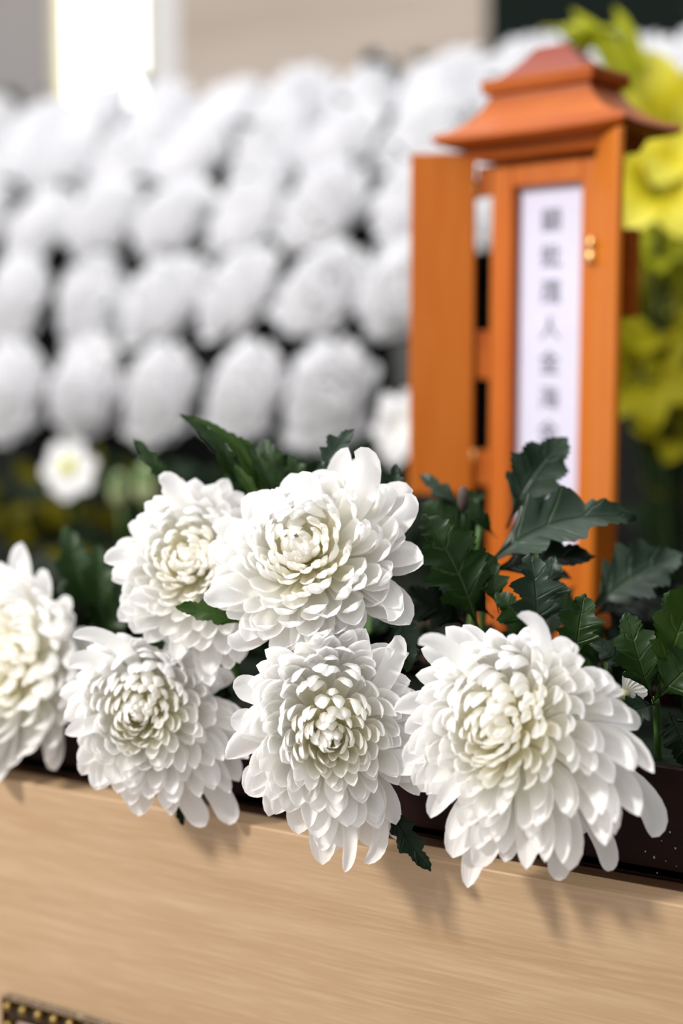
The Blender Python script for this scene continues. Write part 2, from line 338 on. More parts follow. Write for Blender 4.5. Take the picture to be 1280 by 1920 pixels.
# ------------------------------------------------------------------ petals, blooms
NU, NV = 6, 10
def petal_geom(P0, P1, P2, P3, W, nref, cup, base_w=0.35, tipround=0.24, nu=NU, nv=NV, pinch=0.0, seed=0):
    rnd = random.Random(seed)
    V = []; UVs = []; F = []
    wob = rnd.uniform(-0.12, 0.12); skew = rnd.uniform(-0.10, 0.10); ph = rnd.uniform(0, 6.28)
    for j in range(nv + 1):
        s = j / nv; s = 1 - (1 - s) ** 1.25
        a = 1 - s
        p = P0 * (a ** 3) + P1 * (3 * a * a * s) + P2 * (3 * a * s * s) + P3 * (s ** 3)
        d = (P1 - P0) * (3 * a * a) + (P2 - P1) * (6 * a * s) + (P3 - P2) * (3 * s * s)
        d.normalize()
        n = nref - d * nref.dot(d)
        if n.length < 1e-4: n = Vector((0, 0, 1)) - d * d.z
        n.normalize(); t = d.cross(n)
        g = min(1, s / 0.62); g = g * g * (3 - 2 * g)
        wd = base_w + (1 - base_w) * g
        e = max(0.0, (s - (1 - tipround)) / tipround)
        wd *= max(0.0, 1 - e ** 2.2) ** 0.62 if e < 1 else 0.0
        wd = max(wd, 0.05 if j == nv else 0.0) * W * 0.5
        cp = cup * (0.55 + 0.75 * s)
        for i in range(nu + 1):
            u = -1 + 2 * i / nu
            ang = u * cp
            if abs(cp) > 0.02: off_t = math.sin(ang) / cp; off_n = (1 - math.cos(ang)) / abs(cp) * (1 if cp > 0 else -1)
            else: off_t = u; off_n = 0
            rid = 0.05 * math.cos(u * 7 + ph) * s
            V.append(p + t * (wd * off_t + skew * W * 0.3 * s * s) + n * (wd * (off_n + rid) + wob * W * 0.2 * u * s + W * 0.16 * s ** 5))
            UVs.append((u * 0.5 + 0.5, s))
    for j in range(nv):
        for i in range(nu):
            k = j * (nu + 1) + i; F.append((k, k + 1, k + nu + 2, k + nu + 1))
    return V, F, UVs
def interp(xs, ys, x):
    for i in range(len(xs) - 1):
        if x <= xs[i + 1]:
            t = (x - xs[i]) / (xs[i + 1] - xs[i]); return ys[i] + (ys[i + 1] - ys[i]) * t
    return ys[-1]
def bloom_petals(Cn, axis, wv, e1, e2, sil, H, n, seed, wmin, wmax, incurve=0.30, grav=0.25, nu=NU, nv=NV, back=0.20, pexp=0.80, flare=1.0, G=Vector((0, 0, 1))):
    """wv: unit vector to viewer; e1,e2 image right/up; sil: 12 radii (m) from 0 deg ccw; yields (t, geom)."""
    rnd = random.Random(seed); out = []
    a = axis.normalized(); Rm = sum(sil) / 12
    for i in range(n):
        t = (i + 0.5) / n
        f = t ** pexp * rnd.uniform(0.92, 1.05)
        phi = i * 2.399963 + rnd.uniform(-0.16, 0.16)
        k = (phi % (2 * PI)) / (2 * PI) * 12; k0 = int(k) % 12; fr = k - int(k)
        fr = fr * fr * (3 - 2 * fr)
        rs = sil[k0] * (1 - fr) + sil[(k0 + 1) % 12] * fr
        if t > 0.84: rs *= rnd.uniform(0.90, 1.04)
        r = rs * f
        h = H * interp([0, 0.2, 0.45, 0.7, 0.88, 1.05], [0.92, 0.98, 0.86, 0.50, 0.10, -0.35], f) * rnd.uniform(0.85, 1.15)
        v = (e1 * math.cos(phi) + e2 * math.sin(phi)) * r
        lam = (h - v.dot(a)) / max(0.45, wv.dot(a))
        T = Cn + v + wv * lam
        rad = (T - Cn); rad = rad - a * rad.dot(a)
        rl = rad.length; radn = rad.normalized() if rl > 1e-5 else e1
        B0 = Cn - a * (back * Rm) + radn * (0.16 * Rm * min(1, f * 1.6)) - a * (0.12 * Rm * f)
        ch = T - B0; L = ch.length; c = ch.normalized()
        nin = a * min(1, rl / Rm + 0.15) - radn * max(0.0, 1 - rl / Rm)   # inner face of the petal
        nin = (nin - c * nin.dot(c)).normalized()
        inc = incurve * (1 - 0.55 * max(0, f - 0.7) / 0.3) * rnd.uniform(0.7, 1.3)
        inc *= 0.5 + 0.5 * min(1.0, f / 0.5)
        outw = -nin * inc + G * grav * (0.4 + 0.6 * f)
        if grav > 0.01:
            upw = max(0.0, radn.dot(G)) * max(0.0, 1 - abs(f - 0.55) / 0.42)
            outw += (radn * 0.22 + G * 0.22 + a * 0.12) * upw
        outw = outw - c * outw.dot(c)
        P1 = B0 + c * (L * 0.36) + outw * L * 0.80 + radn * (0.02 * L)
        P2 = B0 + c * (L * 0.78) + outw * L * 0.85
        jit = Vector((rnd.uniform(-1, 1), rnd.uniform(-1, 1), rnd.uniform(-1, 1))) * 0.06 * L
        W = (wmin + (wmax - wmin) * min(1, f ** 0.9)) * rnd.uniform(0.82, 1.15)
        cup = rnd.uniform(0.75, 1.25) * (1.15 - 0.45 * f)
        out.append((t, petal_geom(B0, P1, P2 + jit * 0.4, T + jit, W, nin + jit * 2, cup, 0.42, 0.36, nu, nv, seed=seed * 1000 + i)))
    return out
def stem_curve(p0, p1, p2, n=8):
    return [p0 * (1 - s) ** 2 + p1 * (2 * s * (1 - s)) + p2 * s * s for s in [i / n for i in range(n + 1)]]
FOAM = TOPZ + TH - 0.02
def chrysanthemum(cpx, depth, tilt, sil_px, label, n=230, H=0.42, seed=1, wpx=(17, 50), extra=(), incurve=0.30, grav=0.22, pexp=0.80, stem_to=None):
    Cn = at_d(cpx[0], cpx[1], depth); wv = (CAM - Cn).normalized()
    e1 = RIGHT - wv * RIGHT.dot(wv); e1.normalize(); e2 = wv.cross(e1).normalized()
    ax = (wv + e1 * tilt[0] + e2 * tilt[1]).normalized()
    s = depth / FPX
    sil = [x * s * 1.11 for x in sil_px]; Rm = sum(sil) / 12
    base = stem_to if stem_to is not None else Vector((Cn.x - ax.x * 0.08, 0.11, FOAM))
    root = thing('chrysanthemum', base, label, 'flower', 'cut white chrysanthemums laid in the trough')
    cc = Cn - ax * Rm * 0.34
    core = MB().ball((0, 0, 0), Rm * 0.20, 14, 8)
    q = ax.to_track_quat('Z', 'Y')
    core.V = [q @ Vector((v.x, v.y, v.z * 0.8)) + cc for v in core.V]
    head = core.build('flower_head', M['calyx'], root, smooth=True)
    c2 = MB().tube([cc - ax * Rm * 0.12, cc - ax * Rm * 0.05 + ax * 0.0], [Rm * 0.10, Rm * 0.19], 12)
    for t, (V, F, U) in bloom_petals(Cn, ax, wv, e1, e2, sil, Rm * H, n, seed, wpx[0] * s, wpx[1] * s, incurve, grav, pexp=pexp):
        mesh_obj('petal', V, F, M['petal_in'] if t < 0.34 else M['petal_out'], head, U)
    for (tx, ty, bx, by, wp, dz, bulx, buly, cup) in extra:
        T = at_d(tx, ty, depth - dz); B0 = at_d(bx, by, depth); bl = (e1 * bulx + e2 * buly) * s
        P2 = B0 * 0.35 + T * 0.65 + bl * 1.3
        V, F, U = petal_geom(cc, cc * 0.25 + B0 * 0.75 + bl * 0.4, P2, T, wp * s * 1.05, wv + e2 * 0.2, cup, 0.42, 0.24, nv=14, seed=int(tx))
        mesh_obj('petal', V, F, M['petal_out'], head, U)
    st = stem_curve(cc - ax * Rm * 0.1, cc - ax * 0.06 + Vector((0, 0, 0.0)), base)
    MB().tube(st, 0.0028, 8).build('stem', M['stem'], root, smooth=True)
    return root, st

# ------------------------------------------------------------------ leaves
def leaf_geom(B0, T, W, nref, bend=0.12, fold=0.35, lobes=3, depth=0.5, wav=0.08, seed=0, side=0.0, rows=64, cols=3, teeth=0.05, pet=0.10):
    rnd = random.Random(seed)
    ch = T - B0; L = ch.length; c = ch.normalized(); n0 = (nref - c * nref.dot(c)).normalized(); s0 = c.cross(n0)
    ph = rnd.uniform(0, 6.28); ph2 = rnd.uniform(0, 6.28)
    def prof(v, sg):
        if v < pet: return 0.035
        x = (v - pet) / (1 - pet)
        env = (math.sin(PI * min(1, x ** 0.80)) ** 0.62) * (1.0 if x < 0.55 else 1.0 - 0.30 * ((x - 0.55) / 0.45))
        y = x * lobes * 1.03 + (0.08 if sg > 0 else -0.06)
        fr = y - math.floor(y)
        tri = fr if fr < 0.80 else (1 - fr) / 0.20 * 0.80       # forward-pointing lobe
        lobe = 1 - depth * (1 - tri / 0.80) ** 1.2
        y2 = x * lobes * 3.7 + ph; f2 = y2 - math.floor(y2)
        tt = f2 if f2 < 0.78 else (1 - f2) / 0.22 * 0.78
        return max(0.03, env * lobe * 0.95 + teeth * 2.4 * (tt - 0.35) * (1 if x < 0.97 else 0))
    V = []; UVs = []; F = []; nc = 2 * cols + 1
    for j in range(rows + 1):
        v = j / rows
        arc = math.sin(PI * v)
        for i in range(nc):
            u = (i - cols) / cols; sg = 1 if u > 0 else -1
            hw = prof(v, sg) * W * 0.5 if j < rows else 0.0
            vv = v + abs(u) * 0.17 * (1 - v) * (1 if v > pet else 0)
            p = B0 + c * (L * vv) + n0 * (bend * L * math.sin(PI * vv * 0.92)) + s0 * (side * L * arc)
            lat = u * hw
            x = abs(lat)
            p = p + s0 * (lat * math.cos(fold)) + n0 * (x * math.sin(fold) + wav * W * abs(u) * math.sin(v * 11 + ph2 + sg) * (0.4 + v) * 0.5 - 0.06 * W * math.cos(5 * PI * 2 * (vv - 0.16 * abs(u) )) * 0.35 * abs(u))
            V.append(p); UVs.append((u, vv))
    for j in range(rows):
        for i in range(nc - 1):
            k = j * nc + i; F.append((k, k + 1, k + nc + 1, k + nc))
    return V, F, UVs
def add_leaf(parent, b, t, wpx, db, dt, hint=(0, 0.3), mat='leaf', name='leaf', **kw):
    B0 = at_d(b[0], b[1], db); T = at_d(t[0], t[1], dt)
    n = -FWD + RIGHT * hint[0] + UP * hint[1]
    V, F, U = leaf_geom(B0, T, wpx * db / FPX, n, seed=int(b[0] + t[1]), **kw)
    return mesh_obj(name, V, F, M[mat], parent, U)

# ---- the seven foreground blooms (silhouettes: radii in photo pixels every 30 degrees, at that bloom's depth)
chrA, _ = chrysanthemum((-25, 1250), 0.955, (-0.75, 0.05), [178, 186, 215, 200, 200, 190, 180, 190, 200, 205, 235, 200],
    'white chrysanthemum cut off by the left edge, turned away to the left', n=180, H=0.42, seed=3, wpx=(21, 56), incurve=0.34, grav=0.10, stem_to=Vector((-0.62, 0.12, FOAM)))
chrB, _ = chrysanthemum((350, 1052), 0.865, (-0.25, 0.25), [130, 150, 165, 165, 160, 128, 148, 165, 175, 215, 220, 150],
    'white chrysanthemum with creamy yellow heart, left of and behind the topmost bloom', n=190, H=0.36, seed=5, wpx=(21, 56), incurve=0.30, grav=0.12,
    extra=((196, 1056, 300, 1040, 44, 0.01, 0, 14, 0.7), (222, 1142, 320, 1180, 40, 0.01, 0, 16, 0.7), (240, 1120, 330, 1150, 46, 0.012, 10, 8, 0.7), (300, 905, 380, 960, 48, 0.0, -8, 26, 0.7)))
chrC, _ = chrysanthemum((262, 1345), 0.855, (-0.15, -0.05), [192, 180, 165, 172, 168, 160, 143, 138, 168, 168, 208, 215],
    'lower left white chrysanthemum with many short cream petals, hanging over the oak edge', n=215, H=0.32, seed=8, wpx=(21, 56), incurve=0.28, grav=0.22,
    extra=((135, 1196, 290, 1205, 30, 0.02, 0, 22, 0.5), (122, 1378, 230, 1340, 34, 0.012, 0, 4, 0.6), (128, 1250, 240, 1240, 40, 0.01, 0, 22, 0.6),
           (385, 1548, 340, 1470, 44, 0.0, -6, 0, 0.5), (428, 1545, 400, 1450, 46, 0.0, 12, 0, 0.5)))
chrD, _ = chrysanthemum((562, 1028), 0.815, (-0.22, 0.35), [232, 225, 205, 150, 132, 145, 165, 195, 215, 215, 205, 218],
    'topmost white chrysanthemum bloom with broad curled petals, between two lower blooms', n=185, H=0.32, seed=13, wpx=(29, 70), incurve=0.36, grav=0.16,
    extra=((660, 850, 700, 950, 66, 0.01, 26, 14, 0.8), (566, 880, 600, 970, 56, 0.008, -6, 8, 0.7), (757, 925, 770, 1040, 44, 0.012, 22, 8, 0.9),
           (510, 912, 540, 985, 36, 0.012, -8, 10, 0.9), (722, 1168, 742, 1085, 56, 0.03, 20, 0, 1.1), (425, 1190, 510, 1190, 60, 0.012, 0, -24, 0.9), (380, 1110, 470, 1080, 66, 0.01, -6, -24, 0.9)))
chrE, _ = chrysanthemum((622, 1390), 0.785, (0.05, -0.12), [182, 190, 222, 232, 214, 190, 172, 178, 190, 205, 200, 196],
    'large sharp white chrysanthemum at the centre, two petals hanging over the oak front', n=205, H=0.34, seed=21, wpx=(23, 60), incurve=0.24, grav=0.26,
    extra=((645, 1636, 676, 1530, 30, 0.012, 6, 0, 1.0), (682, 1618, 742, 1520, 34, 0.006, 26, -8, 0.9), (592, 1592, 650, 1545, 40, 0.01, -6, -14, 0.8), (455, 1474, 545, 1450, 66, 0.0, -6, -4, 0.6), (437, 1290, 520, 1300, 52, 0.0, -4, 8, 0.5),
           (432, 1350, 530, 1350, 50, 0.0, -4, -6, 0.5), (738, 1192, 752, 1300, 44, 0.0, 12, 14, 0.8), (805, 1430, 720, 1470, 50, 0.02, 6, 10, 0.6)))
chrF, _ = chrysanthemum((925, 1385), 0.745, (-0.32, -0.05), [262, 262, 235, 220, 218, 185, 165, 168, 205, 240, 275, 300],
    'large white chrysanthemum at the right with one petal curling up from its top', n=215, H=0.34, seed=34, wpx=(23, 62), incurve=0.30, grav=0.26,
    extra=((966, 1158, 1046, 1260, 42, 0.02, 30, 28, 0.8), (783, 1212, 900, 1230, 40, 0.015, 0, 26, 0.8), (1222, 1568, 1180, 1420, 62, 0.0, 34, 6, 1.1), (1140, 1632, 1150, 1520, 52, 0.0, 4, 0, 1.2),
           (1040, 1648, 1080, 1560, 48, 0.0, 4, -4, 0.8), (1085, 1560, 1120, 1450, 50, -0.005, 8, 0, 0.8), (822, 1512, 870, 1450, 36, 0.01, 0, 0, 0.7), (880, 1618, 960, 1570, 50, 0.01, 0, -8, 0.6), (1192, 1370, 1120, 1330, 56, 0.005, 6, 16, 0.9)))

# ---- leaves on those stems
add_leaf(chrB, (330, 930), (250, 822), 40, 0.90, 0.90, (0.6, 0), 'leaf', fold=0.2, depth=0.4, side=-0.03)
add_leaf(chrB, (455, 945), (333, 778), 48, 0.885, 0.885, (0.5, 0.2), 'leaf', fold=0.5, depth=0.35, side=0.08)
add_leaf(chrB, (500, 965), (357, 782), 34, 0.875, 0.875, (0.4, 0.2), 'leaf_light', fold=0.6, depth=0.25, side=0.10)
add_leaf(chrB, (505, 960), (447, 818), 54, 0.88, 0.88, (0.3, 0), 'leaf_light', fold=0.5, depth=0.4, side=0.04)
add_leaf(chrB, (495, 965), (440, 872), 30, 0.87, 0.87, (0.3, 0), 'leaf_light', fold=0.5, depth=0.3)
add_leaf(chrB, (550, 945), (492, 822), 82, 0.89, 0.90, (-0.3, 0), 'leaf', fold=0.3, depth=0.5)
add_leaf(chrB, (480, 940), (415, 862), 60, 0.895, 0.895, (0.3, 0), 'leaf', fold=0.3, depth=0.4)
add_leaf(chrB, (300, 1160), (222, 1066), 34, 0.89, 0.89, (0.4, 0.2), 'leaf', fold=0.3, depth=0.3)
add_leaf(chrB, (525, 950), (470, 838), 40, 0.875, 0.875, (0.2, 0), 'leaf', fold=0.4, depth=0.4)
add_leaf(chrB, (570, 930), (545, 850), 50, 0.885, 0.885, (0, 0), 'leaf', fold=0.3, depth=0.4)
add_leaf(chrD, (600, 905), (665, 806), 62, 0.845, 0.85, (-0.3, 0.2), 'leaf_grey', fold=0.3, depth=0.5, side=-0.05)
add_leaf(chrD, (612, 915), (600, 862), 34, 0.845, 0.845, (0, 0.2), 'leaf_grey', fold=0.3, depth=0.4)
add_leaf(chrD, (735, 950), (742, 868), 40, 0.85, 0.85, (0, 0.2), 'leaf_grey', fold=0.3, depth=0.5)
add_leaf(chrD, (470, 1175), (327, 1138), 54, 0.826, 0.818, (0, 0.6), 'leaf_light', fold=0.15, depth=0.35, side=0.04, bend=0.02)
add_leaf(chrD, (445, 1118), (408, 1112), 16, 0.82, 0.82, (0, 0.6), 'leaf_light', fold=0.15, depth=0.3)
add_leaf(chrE, (722, 1490), (808, 1634), 60, 0.795, 0.775, (0.3, -0.1), 'leaf_dark', fold=0.2, depth=0.45, bend=0.03, side=0.05)
add_leaf(chrE, (738, 1130), (772, 1245), 62, 0.815, 0.80, (0.1, 0.5), 'leaf_grey', fold=0.3, depth=0.4)
add_leaf(chrF, (815, 1412), (760, 1404), 22, 0.775, 0.775, (0, 0.4), 'leaf', fold=0.2, depth=0.35)
add_leaf(chrF, (770, 1190), (762, 1262), 44, 0.82, 0.81, (0, 0.4), 'leaf', fold=0.2, depth=0.35)
add_leaf(chrC, (335, 1500), (343, 1549), 22, 0.868, 0.862, (0, 0.1), 'leaf_dark', fold=0.2, depth=0.3)
add_leaf(chrC, (330, 1225), (262, 1190), 26, 0.868, 0.862, (0, 0.4), 'leaf', fold=0.2, depth=0.3)

# ---- leafy sprigs standing in the trough
def sprig(label, base, top, leaves, rad=0.0022, mid=None):
    b = Vector(base); t = at_d(*top)
    r = thing('chrysanthemum_sprig', b, label, 'leaves', 'leafy chrysanthemum sprigs in the trough')
    MB().tube(stem_curve(b, mid if mid else (b * 0.5 + t * 0.5 + Vector((0, 0, 0.02))), t), rad, 8).build('stem', M['stem'], r, smooth=True)
    for L in leaves:
        L = list(L); kw = L.pop() if isinstance(L[-1], dict) else {}
        add_leaf(r, *L, **kw)
    return r
def in_trough(px, y=0.13):
    p = at_y(px, 1200, y); return Vector((p.x, y, FOAM))
s1 = sprig('sprig with two broad grey-green leaves crossing in front of the tablet', in_trough(905), (905, 1040, 0.88), [
    ((948, 990), (1062, 820), 128, 0.90, 0.90, (0.1, 0.3), 'leaf_grey', dict(fold=0.25, depth=0.30, side=-0.06, lobes=4)),
    ((880, 1085), (1192, 978), 150, 0.86, 0.86, (0.1, 0.75), 'leaf_grey', dict(fold=0.35, depth=0.42, side=-0.07, lobes=3, bend=0.16)),
    ((900, 1080), (1116, 1046), 96, 0.868, 0.86, (0.1, 0.9), 'leaf_dark', dict(fold=0.3, depth=0.35, side=0.03)),
    ((960, 1060), (1070, 1088), 60, 0.88, 0.88, (0.1, 0.9), 'leaf_dark', dict(fold=0.2, depth=0.4))])
s2 = sprig('sprig with a small curled pale leaf and a withered brown tip beside the topmost bloom', in_trough(870), (900, 985, 0.90), [
    ((932, 1010), (862, 925), 46, 0.90, 0.90, (0.2, 0.4), 'leaf', dict(fold=0.5, depth=0.2, side=-0.10)),
    ((872, 960), (784, 890), 44, 0.90, 0.91, (0.2, 0.4), 'leaf_grey', dict(fold=0.3, depth=0.5, side=-0.04, lobes=2)),
    ((905, 1040), (786, 945), 96, 0.905, 0.905, (0.1, 0.5), 'leaf', dict(fold=0.3, depth=0.4)),
    ((850, 960), (908, 925), 44, 0.93, 0.93, (0.1, 0.5), 'leaf', dict(fold=0.3, depth=0.4))])
p = at_d(868, 935, 0.885); MB().ball(p, 0.0052, 8, 6, (0.8, 0.8, 1.6)).build('withered_tip', M['withered'], s2, smooth=True)
s3 = sprig('sprig with a tall dark toothed leaf touching the topmost bloom on its right', in_trough(860, 0.1), (890, 1180, 0.84), [
    ((898, 1190), (788, 962), 150, 0.835, 0.825, (0.2, 0.15), 'leaf', dict(fold=0.25, depth=0.40, lobes=4, side=0.02, teeth=0.09)),
    ((935, 1150), (906, 1030), 74, 0.83, 0.83, (-0.1, 0.3), 'leaf', dict(fold=0.3, depth=0.55, lobes=2)),
    ((925, 1160), (830, 1080), 90, 0.85, 0.85, (-0.1, 0.3), 'leaf_dark', dict(fold=0.3, depth=0.4)),
    ((880, 1180), (748, 1110), 100, 0.86, 0.86, (-0.1, 0.4), 'leaf_dark', dict(fold=0.3, depth=0.4))])
s4 = sprig('sprig with a glossy forked leaf directly above the right bloom', in_trough(980, 0.1), (1010, 1190, 0.82), [
    ((1002, 1205), (992, 1034), 120, 0.815, 0.81, (-0.1, 0.35), 'leaf_grey', dict(fold=0.35, depth=0.55, lobes=3, side=0.04)),
    ((1005, 1200), (1040, 1042), 100, 0.818, 0.82, (-0.2, 0.35), 'leaf_grey', dict(fold=0.3, depth=0.5, lobes=3)),
    ((985, 1120), (1006, 1032), 26, 0.835, 0.835, (0, 0.3), 'leaf_light', dict(fold=0.3, depth=0.3)),
    ((1010, 1210), (928, 1110), 90, 0.82, 0.82, (-0.1, 0.35), 'leaf', dict(fold=0.3, depth=0.5))])
s5 = sprig('sprig with a narrow upright leaf on a bright green stalk behind the right bloom', in_trough(1130, 0.09), (1110, 1265, 0.80), [
    ((1078, 1245), (1096, 1112), 104, 0.80, 0.80, (-0.1, 0.25), 'leaf', dict(fold=0.3, depth=0.45, side=-0.02)),
    ((1110, 1265), (1056, 1215), 30, 0.79, 0.79, (-0.1, 0.25), 'leaf_light', dict(fold=0.3, depth=0.2)),
    ((1165, 1290), (1085, 1262), 60, 0.79, 0.79, (0, 0.5), 'leaf_grey', dict(fold=0.3, depth=0.35)),
    ((1180, 1260), (1105, 1200), 64, 0.82, 0.82, (0, 0.5), 'leaf_grey', dict(fold=0.3, depth=0.35))])
s6 = sprig('sprig at the right edge whose dark leaves fan upward from one node', in_trough(1240, 0.09), (1228, 1312, 0.79), [
    ((1226, 1320), (1172, 1146), 110, 0.79, 0.79, (-0.1, 0.25), 'leaf', dict(fold=0.3, depth=0.38, side=-0.03, lobes=4)),
    ((1228, 1315), (1255, 1106), 106, 0.795, 0.80, (0, 0.25), 'leaf', dict(fold=0.35, depth=0.45, side=0.02, lobes=4)),
    ((1226, 1310), (1318, 1050), 130, 0.785, 0.77, (0.1, 0.25), 'leaf_light', dict(fold=0.3, depth=0.35, side=-0.03, lobes=4)),
    ((1225, 1315), (1330, 1210), 120, 0.78, 0.77, (0.1, 0.45), 'leaf', dict(fold=0.3, depth=0.35)),
    ((1232, 1320), (1150, 1350), 70, 0.78, 0.77, (0.1, 0.5), 'leaf_grey', dict(fold=0.3, depth=0.35)),
    ((1250, 1330), (1290, 1440), 110, 0.78, 0.765, (0.1, 0.6), 'leaf_dark', dict(fold=0.3, depth=0.35))])
s7 = sprig('sprig with one broad dark leaf reaching right, in front of the tablet base', in_trough(1110, 0.16), (1105, 1150, 0.91), [
    ((1090, 1160), (1280, 1040), 150, 0.90, 0.90, (0.1, 0.7), 'leaf_grey', dict(fold=0.35, depth=0.35, lobes=4, side=-0.03)),
    ((1100, 1160), (1285, 1110), 130, 0.91, 0.90, (0.1, 0.8), 'leaf_dark', dict(fold=0.3, depth=0.35, lobes=4))])
s8 = sprig('blurred dark leafy sprig rising between the left-edge bloom and the yellow-hearted bloom', in_trough(165, 0.13), (175, 1180, 1.0), [
    ((180, 1190), (122, 985), 90, 1.0, 1.0, (0.1, 0.2), 'leaf', dict(fold=0.4, depth=0.35)),
    ((190, 1180), (185, 1020), 80, 0.98, 0.98, (0.1, 0.2), 'leaf', dict(fold=0.4, depth=0.35)),
    ((215, 1160), (240, 1030), 70, 0.99, 1.0, (0.1, 0.2), 'leaf_grey', dict(fold=0.4, depth=0.35)),
    ((170, 1210), (105, 1110), 80, 0.98, 0.97, (0.1, 0.2), 'leaf_dark', dict(fold=0.4, depth=0.35)),
    ((180, 1200), (265, 1110), 80, 0.97, 0.97, (0.1, 0.2), 'leaf', dict(fold=0.4, depth=0.35))])
# small unopened white flower tucked in the leaves at the right
fl = thing('chrysanthemum_bud', in_trough(1175, 0.10), 'tiny half-open white bud among dark leaves, right of the right bloom', 'flower')
m0 = at_d(1168, 1302, 0.80)
MB().tube([m0, in_trough(1175, 0.10)], 0.0018, 8).build('stem', M['stem'], fl, smooth=True)
MB().ball(m0, 0.004, 10, 6, (1, 1, 0.8)).build('calyx', M['calyx'], fl, smooth=True)
for k in range(7):
    a = -0.7 + k * 0.35
    T = m0 + RIGHT * (0.014 * math.cos(a)) + UP * (0.010 * math.sin(a)) + Vector((0, 0, 0.003))
    V, F, U = petal_geom(m0, m0 + (T - m0) * 0.4 + UP * 0.002, m0 + (T - m0) * 0.8 + UP * 0.002, T, 0.005, -FWD, 0.6, seed=k)
    mesh_obj('petal', V, F, M['petal_out'], fl, U)
# further foliage filling the trough: sprigs of plain dark leaves
rnd = random.Random(99)
names = ['leftmost', 'second', 'third', 'fourth', 'fifth', 'sixth', 'seventh', 'eighth', 'ninth', 'rightmost']
for k in range(10):
    px = -60 + k * 150
    y = 0.155 + 0.02 * (k % 2)
    b = at_y(px, 1200, y); b = Vector((b.x, y, FOAM))
    r = thing('chrysanthemum_sprig', b, 'dark shaded leaves low in the trough behind the blooms, %s clump from the left' % names[k] if 0 < k < 9 else 'dark shaded leaves low in the trough behind the blooms, %s clump' % names[k], 'leaves', 'shaded foliage in the trough')
    top = b + Vector((0, 0, 0.035 + 0.01 * (k % 3)))
    MB().tube([b, top], 0.002, 6).build('stem', M['stem'], r, smooth=True)
    for q in range(9):
        a = rnd.uniform(0, 2 * PI); el = rnd.uniform(-0.2, 0.9); Lr = rnd.uniform(0.045, 0.07)
        d = Vector((math.cos(a) * math.cos(el), math.sin(a) * math.cos(el) * 0.7, math.sin(el) * 0.8))
        V, F, U = leaf_geom(b + Vector((0, 0, 0.005 + 0.004 * q)), top + d * Lr, 0.036, Vector((0, -0.4, 1)), seed=k * 20 + q, rows=26, cols=2, depth=0.4, bend=0.1)
        mesh_obj('leaf', V, F, M['leaf_dark'] if q % 3 else M['leaf'], r, U)
    for q in range(4):
        dx = rnd.uniform(-0.05, 0.05); s_ = Vector((b.x + dx, 0.06, FOAM + 0.01))
        V, F, U = leaf_geom(s_ + Vector((0, 0.02, 0)), s_ + Vector((rnd.uniform(-0.03, 0.03), -0.015, rnd.uniform(0.0, 0.05))), 0.036, Vector((0, -1, 0.6)), seed=k * 31 + q, rows=26, cols=2, depth=0.4)
        mesh_obj('leaf', V, F, M['leaf_dark'], r, U)

# ------------------------------------------------------------------ the wooden spirit tablet shrine
TZ = CAM.z
pc = at_d(1118, 700, 1.12); ROT = math.radians(-13.3)
SW, SD = 0.104, 0.034       # body width and depth
ux = Vector((math.cos(ROT), math.sin(ROT), 0)); uy = Vector((-math.sin(ROT), math.cos(ROT), 0))
org = Vector((pc.x, pc.y, 0)) - ux * (SW / 2) + uy * (SD / 2)
zb = TZ - 0.232
tab = thing('spirit_tablet', (org.x, org.y, zb), 'orange wooden spirit tablet shrine with tiered roof and open doors', 'tablet', rz=ROT)
Hh = lambda z: TZ + z - zb
hw, hd = SW / 2, SD / 2
m = MB()
m.box(-hw, hw, -hd + 0.014, hd, 0.02, Hh(0.155), 0.0008)
m.build('back_case', M['tablet'], tab, local=True)
zp0, zp1 = Hh(-0.165), Hh(0.136)
m = MB().box(-hw, -hw + 0.021, -hd, -hd + 0.014, 0.02, Hh(0.155), 0.001); m.build('stile', M['tablet'], tab, local=True)
m = MB().box(hw - 0.017, hw, -hd, -hd + 0.014, 0.02, Hh(0.155), 0.001); m.build('stile', M['tablet'], tab, local=True)
m = MB().box(-hw + 0.021, hw - 0.017, -hd, -hd + 0.014, zp1, Hh(0.155), 0.001); m.build('rail', M['tablet'], tab, local=True)
m = MB().box(-hw + 0.021, hw - 0.017, -hd, -hd + 0.014, 0.02, zp0, 0.001); m.build('rail', M['tablet'], tab, local=True)
m = MB().box(-hw - 0.008, hw + 0.008, -hd - 0.008, hd + 0.008, 0.0, 0.012, 0.002); m.box(-hw - 0.004, hw + 0.004, -hd - 0.004, hd + 0.004, 0.012, 0.02, 0.002)
m.build('base', M['roof'], tab, local=True)
m = MB().box(-hw + 0.022, hw - 0.0175, -hd + 0.010, -hd + 0.0139, zp0, zp1); pap = m.build('paper', M['paper'], tab, local=True)
# writing on the paper
chars = '顯妣孺人金海金氏神位'
fc = bpy.data.curves.new('inscription', 'FONT'); fc.body = '\n'.join(chars); fc.align_x = 'CENTER'; fc.size = 0.021; fc.space_line = 1.36
fo = bpy.data.objects.new('inscription_source', fc); C.objects.link(fo); bpy.context.view_layer.update()
me = bpy.data.meshes.new_from_object(fo.evaluated_get(bpy.context.evaluated_depsgraph_get())); me.materials.clear(); me.materials.append(M['ink'])
bpy.data.objects.remove(fo)
io = bpy.data.objects.new('inscription', me); link(io, pap)
if len(me.vertices):
    ys = [v.co.y for v in me.vertices]; xs = [v.co.x for v in me.vertices]
    print('TEXT', min(xs), max(xs), min(ys), max(ys), len(me.vertices))
    io.location = (0.001, -hd + 0.0096, zp1 - 0.019 - max(ys)); io.rotation_euler = (PI / 2, 0, 0)
io['label'] = 'column of black brush-style Chinese characters'
